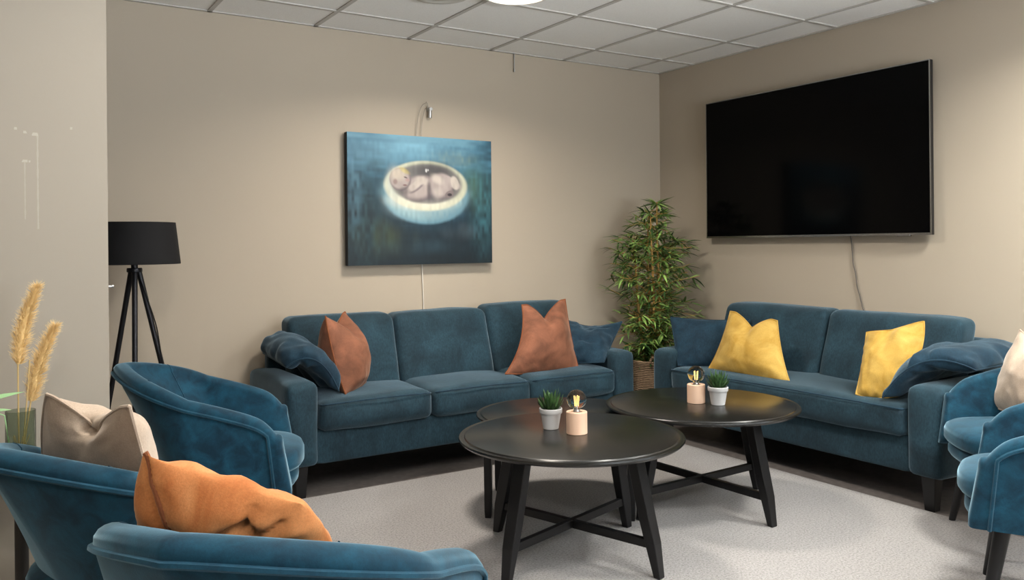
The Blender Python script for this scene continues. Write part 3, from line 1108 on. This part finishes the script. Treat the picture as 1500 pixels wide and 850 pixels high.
MB().lathe([(0, -.13), (.005, -.128), (.0065, -.118), (.005, -.108), (0, -.106)], 12).build('end_ferrule', M['metal'], t)

# ------------------------------------------------------------------ television
TYC, TW, TH, TZ0 = -1.366, 1.64, .947, 1.270
t = thing('television', 'large wall-mounted flat black television above the two-seat sofa', 'television', (-.068, TYC, TZ0), R(-90))
# local x along the wall (towards the viewer's right), local y into the wall
hb = MB().box((-TW / 2, 0, 0), (TW / 2, .028, TH))
hb.build('housing', M['tv_body'], t, smooth=False, bevel=.003)
sc = MB().box((-TW / 2 + .007, -.0012, .013), (TW / 2 - .007, .002, TH - .006))
sc.build('screen', M['screen'], t, smooth=False)
bz = MB()
for lo, hi in (((-TW / 2, -.003, 0), (TW / 2, .001, .012)), ((-TW / 2, -.003, TH - .005), (TW / 2, .001, TH)), ((-TW / 2, -.003, .012), (-TW / 2 + .006, .001, TH - .005)), ((TW / 2 - .006, -.003, .012), (TW / 2, .001, TH - .005))):
    bz.box(lo, hi)
bz.build('bezel', M['tv_chrome'], t, smooth=False)
MB().box((TW / 2 - .20, -.005, -.006), (TW / 2 - .12, .012, .006)).build('sensor_bar', M['tv_chrome'], t, smooth=False, bevel=.001)
MB().box((-.35, .028, .25), (.35, .068, .72)).build('wall_mount', M['dark_metal'], t, smooth=False)
pts = []
P_ = [(-1.655, 1.30), (-1.655, 1.25), (-1.669, 1.112), (-1.682, 1.05), (-1.695, .971), (-1.715, .89), (-1.739, .824), (-1.75, .70), (-1.75, .075)]
for (ya, za), (yb, zb) in zip(P_[:-1], P_[1:]):
    for i in range(4):
        pts.append((-.012, ya + (yb - ya) * i / 4 + .002 * math.sin(len(pts) * .9), za + (zb - za) * i / 4))
o = MB().tube(pts, .0038, 8).build('power_cable', M['cable_dark'], origin=(-.012, -1.7, .45))
tag(o, 'dark cable dangling from under the television to the two-seat sofa', 'cable')

# ------------------------------------------------------------------ ceiling fixtures
def downlight(label, x, y, r):
    t = thing('ceiling_light', label, 'ceiling light', (x, y, CZ), 0, None)
    MB().lathe([(r - .012, 0), (r, 0), (r + .004, -.006), (r + .002, -.030), (r - .006, -.034), (r - .016, -.033), (r - .018, -.022)], 64).build('trim_ring', M['white_trim'], t, angle=30)
    MB().lathe([(0, -.022), (r * .6, -.024), (r - .016, -.022), (r - .016, -.016), (0, -.016)], 64).build('diffuser', M['diffuser'], t)
    return t


downlight('round lit ceiling lamp at the top edge above the coffee tables', -2.075, -1.195, .175)
t = thing('ceiling_vent', 'round pale grey ceiling vent left of the lit ceiling lamp', 'vent', (-2.375, -.94, CZ), 0)
MB().lathe([(.10, 0), (.165, 0), (.165, -.006), (.150, -.014), (.11, -.016), (.10, -.010)], 48).build('rim', M['fan_white'], t)
MB().lathe([(0, -.020), (.07, -.020), (.085, -.014), (.085, -.008), (0, -.008)], 48).build('disc', M['fan_white'], t)

# ------------------------------------------------------------------ floor lamp
t = thing('floor_lamp', 'black tripod floor lamp with a drum shade behind the partition wall', 'floor lamp', (-3.743, -.304, 0), 0)
hz = 1.135
MB().lathe([(.188, 1.362), (.1895, 1.363), (.212, 1.160), (.2105, 1.159)], 64).build('lamp_shade', M['lamp_black'], t, angle=60)
MB().lathe([(.2085, 1.1605), (.1865, 1.361)], 64).build('shade_lining', M['lamp_inner'], t)
MB().lathe([(0, hz), (.016, hz), (.016, 1.24), (0, 1.24)], 20).build('stem', M['dark_metal'], t)
MB().lathe([(0, hz - .015), (.034, hz - .015), (.036, hz - .012), (.036, hz + .002), (.033, hz + .006), (0, hz + .006)], 32).build('hub', M['dark_metal'], t, angle=30)
sp = MB()
for a in (0, 120, 240):
    sp.tube([(0, 0, 1.345), (.187 * math.cos(R(a)), .187 * math.sin(R(a)), 1.352)], .0025, 6)
sp.build('spider', M['dark_metal'], t)
rt, fw = Vector((.8418, -.5397, 0)), Vector((.5397, .8418, 0))
for la, de in ((-.245, .06), (.115, -.27), (.26, .06)):
    top = rt * la * .07 + fw * de * .06 + Vector((0, 0, hz - .005))
    foot = rt * la + fw * de + Vector((0, 0, FZ + .004))
    n = 12
    MB().tube([top, top.lerp(foot, .5), foot], .012, 12, radii=[.0135, .0125, .009]).build('leg', M['dark_metal'], t)
top = rt * .26 * .07 + fw * .06 * .06 + Vector((0, 0, hz - .005))
foot = rt * .26 + fw * .06
pts = []
for i in range(30):
    s = i / 29 * .97
    p = top.lerp(foot, s)
    p += rt * (.016 + .012 * math.sin(s * 9)) * (1 if s > .25 else s * 4) + fw * -.012
    pts.append(p)
MB().tube(pts, .003, 6).build('cord', M['lamp_black'], t)

# small chrome pin on the end of the partition
o = MB().lathe([(0, 0), (.006, 0), (.004, .012), (.006, .013), (.006, .018), (0, .019)], 16)
o.v = [(z_, y_, x_) for x_, y_, z_ in o.v]
o = o.build('wall_peg', M['metal'], loc=(-4.03, -1.735 + .02, 1.112))
tag(o, 'tiny chrome peg sticking out of the end of the partition wall', 'peg')

# ------------------------------------------------------------------ vase with dried grass
VX, VY, VZ = -4.288, -1.945, .60
t = thing('side_table', 'small dark side table under the smoked glass vase behind the armchair', 'side table', (VX, VY, 0), 0)
MB().lathe([(0, VZ - .02), (.165, VZ - .02), (.17, VZ - .015), (.17, VZ - .003), (.167, VZ), (0, VZ)], 48).build('tabletop', M['side_table'], t, angle=30)
MB().lathe([(0, .02), (.018, .02), (.018, VZ - .02), (0, VZ - .02)], 20).build('pole', M['side_table'], t, angle=30)
MB().lathe([(0, 0), (.12, 0), (.122, .006), (.11, .014), (.02, .024), (0, .024)], 40).build('base', M['side_table'], t, angle=30)
mb = MB()
n = 72
prof = [(.036, 0), (.038, .004), (.038, .172), (.0355, .172), (.0355, .012), (0, .012)]
rings = []
for r_, z_ in prof:
    rings.append([(max(r_, .0001) * (1 + (.018 if k % 2 else -.018) * (1 if r_ > .03 else 0)) * math.cos(2 * PI * k / n), max(r_, .0001) * (1 + (.018 if k % 2 else -.018) * (1 if r_ > .03 else 0)) * math.sin(2 * PI * k / n), z_) for k in range(n)])
mb.loft(rings)
o = mb.build('vase', M['vase_glass'], loc=(VX, VY, VZ), angle=60)
tag(o, 'ribbed smoked green glass vase holding dried grass by the partition wall', 'vase')
PGRP = None


def plume(label, base, mid_, p0, p1, width, seed):
    """stem base -> p0, then plume p0 -> p1"""
    r_ = random.Random(seed)
    t = thing('pampas_stem', label, 'dried grass', base, 0)
    B0 = Vector(base)
    a, b_, c_, d = Vector(base) - B0, Vector(mid_) - B0, Vector(p0) - B0, Vector(p1) - B0
    MB().tube([a, b_, c_, c_.lerp(d, .5), d.lerp(c_, .05)], .002, 8, radii=[.0022, .0022, .0022, .0015, .0006]).build('stem', M['straw'], t)
    pm = MB()
    ax = (d - c_)
    L = ax.length
    u = ax.normalized()
    e1 = u.orthogonal().normalized()
    e2 = u.cross(e1)
    bendv = Vector((.10, 0, 0))

    def axis(s):
        return c_ + ax * s + rt * (-.012 * math.sin(PI * s))
    # core
    pm.tube([axis(s / 14) for s in range(15)], .01, 10, radii=[max(.0015, width * .42 * math.sin(PI * min(1, .12 + .84 * (s / 14) ** .8)) ** .8) for s in range(15)])
    for k in range(2300):
        s = r_.random() ** .9
        wd = width * math.sin(PI * min(1, .14 + .84 * s ** .8)) ** .75
        an = r_.uniform(0, 2 * PI)
        rad = (e1 * math.cos(an) + e2 * math.sin(an))
        p = axis(s) + rad * wd * r_.uniform(.1, .7)
        dr = (rad * r_.uniform(.25, .8) + u * r_.uniform(.5, 1.0) + Vector((0, 0, -.25)) + Vector((r_.uniform(-.3, .3), r_.uniform(-.3, .3), 0))).normalized()
        ln = r_.uniform(.010, .026)
        sd = dr.orthogonal().normalized() * .0007
        q = p + dr * ln
        pm.add([p - sd, p + sd, q + sd * .3, q - sd * .3], [(0, 1, 2, 3)])
    pm.build('plume', M['plume'], t, weld=False)
    return t


plume('taller dried pampas plume standing in the smoked glass vase', (VX - .004, VY + .004, VZ + .014), (-4.293, -1.94, .78), (-4.293, -1.94, .905), (-4.242, -1.94, 1.130), .024, 3)
plume('shorter dried pampas plume leaning right out of the smoked glass vase', (VX + .004, VY - .004, VZ + .014), (-4.276, -1.945, .70), (-4.262, -1.945, .795), (-4.198, -1.945, 1.012), .024, 4)
o = MB().tube([Vector(p) for p in ((VX + .0, VY - .015, VZ + .014), (-4.268, -1.955, .85), (-4.264, -1.95, .915))], .0018, 8).build('dry_stalk', M['straw'], origin=(VX, VY - .015, VZ + .014))
tag(o, 'bare dry stalk between the two pampas plumes in the vase', 'dried grass')
o = MB().tube([Vector(p) for p in ((VX - .018, VY - .01, VZ + .014), (-4.31, -1.96, .80), (-4.40, -1.95, .97))], .0012, 8)
st = MB()
for i in range(5):
    a = i * 1.25
    st.tube([(VX + .012 * math.cos(a), VY + .012 * math.sin(a), VZ + .013), (VX + .022 * math.cos(a + 2.4), VY + .022 * math.sin(a + 2.4), VZ + .10)], .0012, 6)
st = st.build('cut_straw', M['straw'], origin=(VX, VY, VZ + .013))
tag(st, 'cluster of short cut straws inside the smoked glass vase', 'dried grass', kind='stuff')
# green leaf spray reaching in from the left
t = thing('leafy_sprig', 'fresh green leafy sprig reaching out of the vase at the left edge', 'plant', (VX - .02, VY - .012, VZ + .014), 0)
B0 = Vector((VX - .02, VY - .012, VZ + .014))
MB().tube([Vector((0, 0, 0)), Vector((-.02, -.005, .15)), Vector((-4.40, -1.95, .80)) - B0], .002, 8).build('stem', M['fresh_leaf'], t)


def blade(mb, p, d, up, L, w, bend=.2, n=5):
    d = d.normalized()
    side = d.cross(up)
    if side.length < 1e-4:
        side = d.orthogonal()
    side.normalize()
    nn = side.cross(d).normalized()
    A, Bm, Cc = [], [], []
    for i in range(n + 1):
        s = i / n
        ww = w * (math.sin(PI * (.06 + .94 * s) ** .75) ** .9 if s < 1 else 0.02)
        c = p + d * L * s - nn * (bend * L * s * s)
        A.append(c + side * ww + nn * ww * .35)
        Bm.append(c)
        Cc.append(c - side * ww + nn * ww * .35)
    mb.grid([A, Bm, Cc])


lf = MB()
blade(lf, Vector((-4.40, -1.95, .80)) - B0, Vector((.11, -.005, .028)), Vector((0, -.4, 1)), .125, .013, .05)
MBp = lf
lf.build('leaf', M['fresh_leaf'], t, weld=False)
lf = MB()
blade(lf, Vector((-4.385, -1.95, .775)) - B0, Vector((.07, -.005, .008)), Vector((0, -.4, 1)), .075, .010, .1)
lf.build('leaf', M['fresh_leaf'], t, weld=False)

# ------------------------------------------------------------------ bamboo plant in a basket
BX, BY = -.445, -.40
o = thing('basket', 'woven seagrass basket standing in the corner between the two sofas', 'basket', (BX, BY, FZ), 0)
MB().lathe([(0, 0), (.135, 0), (.145, .008), (.158, .12), (.165, .25), (.166, .36), (.163, .42), (.168, .426), (.168, .440), (.160, .446), (.152, .44), (.154, .36), (.152, .25), (.14, .05), (0, .05)], 56).build('body', M['basket'], o, angle=50)
for a in (R(-123), R(57)):
    c = Vector((math.cos(a), math.sin(a), 0))
    s_ = Vector((-math.sin(a), math.cos(a), 0))
    MB().tube([c * .160 + s_ * .05 * math.cos(PI * i / 12) + Vector((0, 0, .437 + .05 * math.sin(PI * i / 12))) for i in range(13)], .009, 8).build('handle', M['basket'], o)
t = thing('bamboo_plant', 'tall leafy green bamboo plant in the corner between the two sofas', 'plant', (BX, BY, .047), 0)
MB().lathe([(0, 0), (.10, 0), (.125, .33), (.12, .335), (.112, .31), (0, .31)], 32).build('pot', M['side_table'], t, angle=40)
MB().lathe([(0, .318), (.112, .31)], 24).build('soil', M['soil'], t)
rp = random.Random(21)
canes = []
for k, (dx, dy, tx, ty, h) in enumerate(((-.03, -.03, -.05, -.04, 1.36), (.03, -.02, .03, -.02, 1.46), (.0, .04, .01, .05, 1.40), (-.05, .03, -.13, .05, 1.2), (.05, .03, .12, .02, 1.22))):
    pts = [Vector((dx + (tx - dx) * s, dy + (ty - dy) * s, .31 + (h - .31) * s)) + Vector((.012 * math.sin(s * 5 + k), .012 * math.cos(s * 4 + k), 0)) for s in [i / 14 for i in range(15)]]
    canes.append(pts)
    MB().tube(pts, .009, 10, radii=[(.0125 - .008 * i / 14) * (1.12 if i % 2 else .97) for i in range(15)]).build('cane', M['cane'], t)
lv = MB()


def env_r(z):
    # foliage radius at height z above the floor
    ks = [(.38, .14), (.5, .19), (.68, .29), (.85, .34), (1.0, .33), (1.15, .29), (1.28, .22), (1.42, .13), (1.5, .04)]
    for (z0, r0), (z1, r1) in zip(ks[:-1], ks[1:]):
        if z <= z1:
            return r0 + (r1 - r0) * max(0, (z - z0)) / (z1 - z0)
    return .03


for k in range(520):
    pts = rp.choice(canes)
    i = rp.randint(1, 14)
    st_ = pts[i]
    zz = st_.z + .047
    rr = env_r(zz)
    an = rp.uniform(0, 2 * PI)
    d = Vector((math.cos(an), math.sin(an), rp.uniform(-.15, .7))).normalized()
    ln = rr * rp.uniform(.15, .9)
    tip = st_ + d * ln
    # keep clear of the walls and the sofa backs
    wx, wy = tip.x + BX, tip.y + BY
    if wx > -.06 or wy > -.06:
        continue
    mid_ = st_.lerp(tip, .5) + Vector((0, 0, .012))
    lv.tube([st_, mid_, tip], .0016, 5, mi=1)
    nl = rp.randint(4, 7)
    for q in range(nl):
        s = rp.uniform(.45, 1.0)
        p = st_.lerp(tip, s)
        a2 = an + rp.uniform(-1.5, 1.5)
        dd = Vector((math.cos(a2), math.sin(a2), rp.uniform(-.55, .75)))
        L = rp.uniform(.07, .125)
        e = p + dd.normalized() * L
        if e.x + BX > -.02 or e.y + BY > -.02:
            continue
        blade(lv, p, dd, Vector((rp.uniform(-.4, .4), rp.uniform(-.4, .4), 1)), L, L * .072, rp.uniform(.0, .35), 4)
# a few sprigs that stick out
for (dx, dy, z0, an) in ((-.16, -.02, 1.30, 190), (-.24, .0, 1.22, 180), (.22, -.12, 1.22, -30), (.25, -.15, .74, -40), (.26, -.1, .95, -20)):
    c = Vector((dx, dy, z0 - .047))
    src = min((p for cn in canes for p in cn), key=lambda p: (p - c - Vector((0, 0, -.1))).length)
    lv.tube([src, (src + c) / 2 + Vector((0, 0, .02)), c], .0016, 5, mi=1)
    for q in range(12):
        a2 = R(an) + rp.uniform(-1.3, 1.3)
        dd = Vector((math.cos(a2), math.sin(a2), rp.uniform(-.3, .5)))
        L = rp.uniform(.06, .10)
        if (c + dd.normalized() * L).x + BX > -.02 or (c + dd.normalized() * L).y + BY > -.02:
            continue
        blade(lv, c + Vector((rp.uniform(-.02, .02), rp.uniform(-.02, .02), rp.uniform(-.02, .02))), dd, Vector((0, 0, 1)), L, L * .08, rp.uniform(0, .3), 4)
lv.build('foliage', [M['bamboo_leaf'], M['cane']], t, weld=False)

# ------------------------------------------------------------------ lights
def disk(name, loc, energy, col, size, spread=150, rot=(0, 0, 0)):
    l = bpy.data.lights.new(name, 'AREA')
    l.shape = 'DISK'
    l.size = size
    l.energy = energy
    l.color = col
    l.spread = R(spread)
    o = bpy.data.objects.new(name, l)
    COL.objects.link(o)
    o.location = loc
    o.rotation_euler = rot
    return o


WARM, NEUT = (1, .91, .80), (1, .98, .90)
disk('ceiling_light_beam', (-2.075, -1.195, CZ - .04), 38, WARM, .36, 150)
# the same lamps repeated over the rest of the room, outside the frame
for lx, ly, en, colr in ((-3.9, -1.0, 0, WARM), (-3.75, -2.7, 17, WARM), (-.85, -3.35, 42, NEUT), (-2.3, -4.0, 34, NEUT), (-4.8, -4.6, 16, WARM), (-.9, -5.6, 20, NEUT)):
    if en:
        downlight('round lit ceiling lamp outside the picture', lx, ly, .2)['group'] = 'ceiling lamps outside the picture'
        disk('ceiling_light_beam', (lx, ly, CZ - .04), en, colr, .36, 150)

# added, unseen windows behind and right of the camera, brightening the room
wx0, wx1, wz0, wz1 = -3.3, -.7, .85, 2.15
wn = MB()
for lo, hi in (((wx0 - .05, Y0, wz0 - .05), (wx1 + .05, Y0 + .05, wz0)), ((wx0 - .05, Y0, wz1), (wx1 + .05, Y0 + .05, wz1 + .05)), ((wx0 - .05, Y0, wz0), (wx0, Y0 + .05, wz1)), ((wx1, Y0, wz0), (wx1 + .05, Y0 + .05, wz1)), (((wx0 + wx1) / 2 - .025, Y0, wz0), ((wx0 + wx1) / 2 + .025, Y0 + .05, wz1))):
    wn.box(lo, hi)
wn = struct(wn.build('added_window_1', M['white_trim'], smooth=False))
MB().box((wx0, Y0 + .004, wz0), (wx1, Y0 + .012, wz1)).build('pane', M['pane'], wn, smooth=False)
wy0, wy1 = -6.4, -4.4
wn = MB()
for lo, hi in (((-.05, wy0 - .05, wz0 - .05), (0, wy1 + .05, wz0)), ((-.05, wy0 - .05, wz1), (0, wy1 + .05, wz1 + .05)), ((-.05, wy0 - .05, wz0), (0, wy0, wz1)), ((-.05, wy1, wz0), (0, wy1 + .05, wz1)), ((-.05, (wy0 + wy1) / 2 - .025, wz0), (0, (wy0 + wy1) / 2 + .025, wz1))):
    wn.box(lo, hi)
wn = struct(wn.build('added_window_2', M['white_trim'], smooth=False))
MB().box((-.012, wy0, wz0), (-.004, wy1, wz1)).build('pane', M['pane'], wn, smooth=False)


def uplight(loc, dirn, sx, sy, energy, spread):
    l = bpy.data.lights.new('added_uplight', 'AREA')
    l.shape = 'RECTANGLE'
    l.size, l.size_y = sx, sy
    l.energy = energy
    l.color = (.90, .96, 1)
    l.spread = R(spread)
    o = bpy.data.objects.new('added_uplight', l)
    COL.objects.link(o)
    o.location = loc
    o.rotation_euler = Vector(dirn).to_track_quat('-Z', 'Y').to_euler()


# added area lights in front of the panes, tilted up to brighten the ceiling
uplight(((wx0 + wx1) / 2, Y0 + .12, 1.35), (0, 1, .95), wx1 - wx0, .9, 135, 110)
uplight((-.12, (wy0 + wy1) / 2, 1.35), (-.75, .55, 1.0), wy1 - wy0, .9, 160, 110)

w = bpy.data.worlds.new('world')
SC.world = w
w.use_nodes = True
w.node_tree.nodes['Background'].inputs[0].default_value = (.9, .95, 1, 1)
w.node_tree.nodes['Background'].inputs[1].default_value = .02

# ------------------------------------------------------------------ camera
cam = bpy.data.cameras.new('camera')
co_ = bpy.data.objects.new('camera', cam)
COL.objects.link(co_)
cam.sensor_fit = 'HORIZONTAL'
cam.sensor_width = 36
cam.lens = 1219.4 / 1500 * 36
cam.shift_y = -(425 - 359.05) / 1500
cam.clip_start = .02
yaw, roll = R(32.6675), R(-.5378)
fwv = Vector((math.sin(yaw), math.cos(yaw), 0))
rtv = Vector((math.cos(yaw), -math.sin(yaw), 0))
upv = Vector((0, 0, 1))
# image roll: right axis r' and up axis u'
rr_ = rtv * math.cos(roll) + upv * math.sin(roll)
uu_ = upv * math.cos(roll) - rtv * math.sin(roll)
mm = Matrix((rr_, uu_, -fwv)).transposed().to_4x4()
mm.translation = Vector((-4.387, -4.738, 1.236))
co_.matrix_world = mm
SC.camera = co_
SC.view_settings.view_transform = 'Standard'
SC.view_settings.look = 'None'
SC.view_settings.gamma = 1
SC.view_settings.exposure = 0
SC.view_settings.use_curve_mapping = False
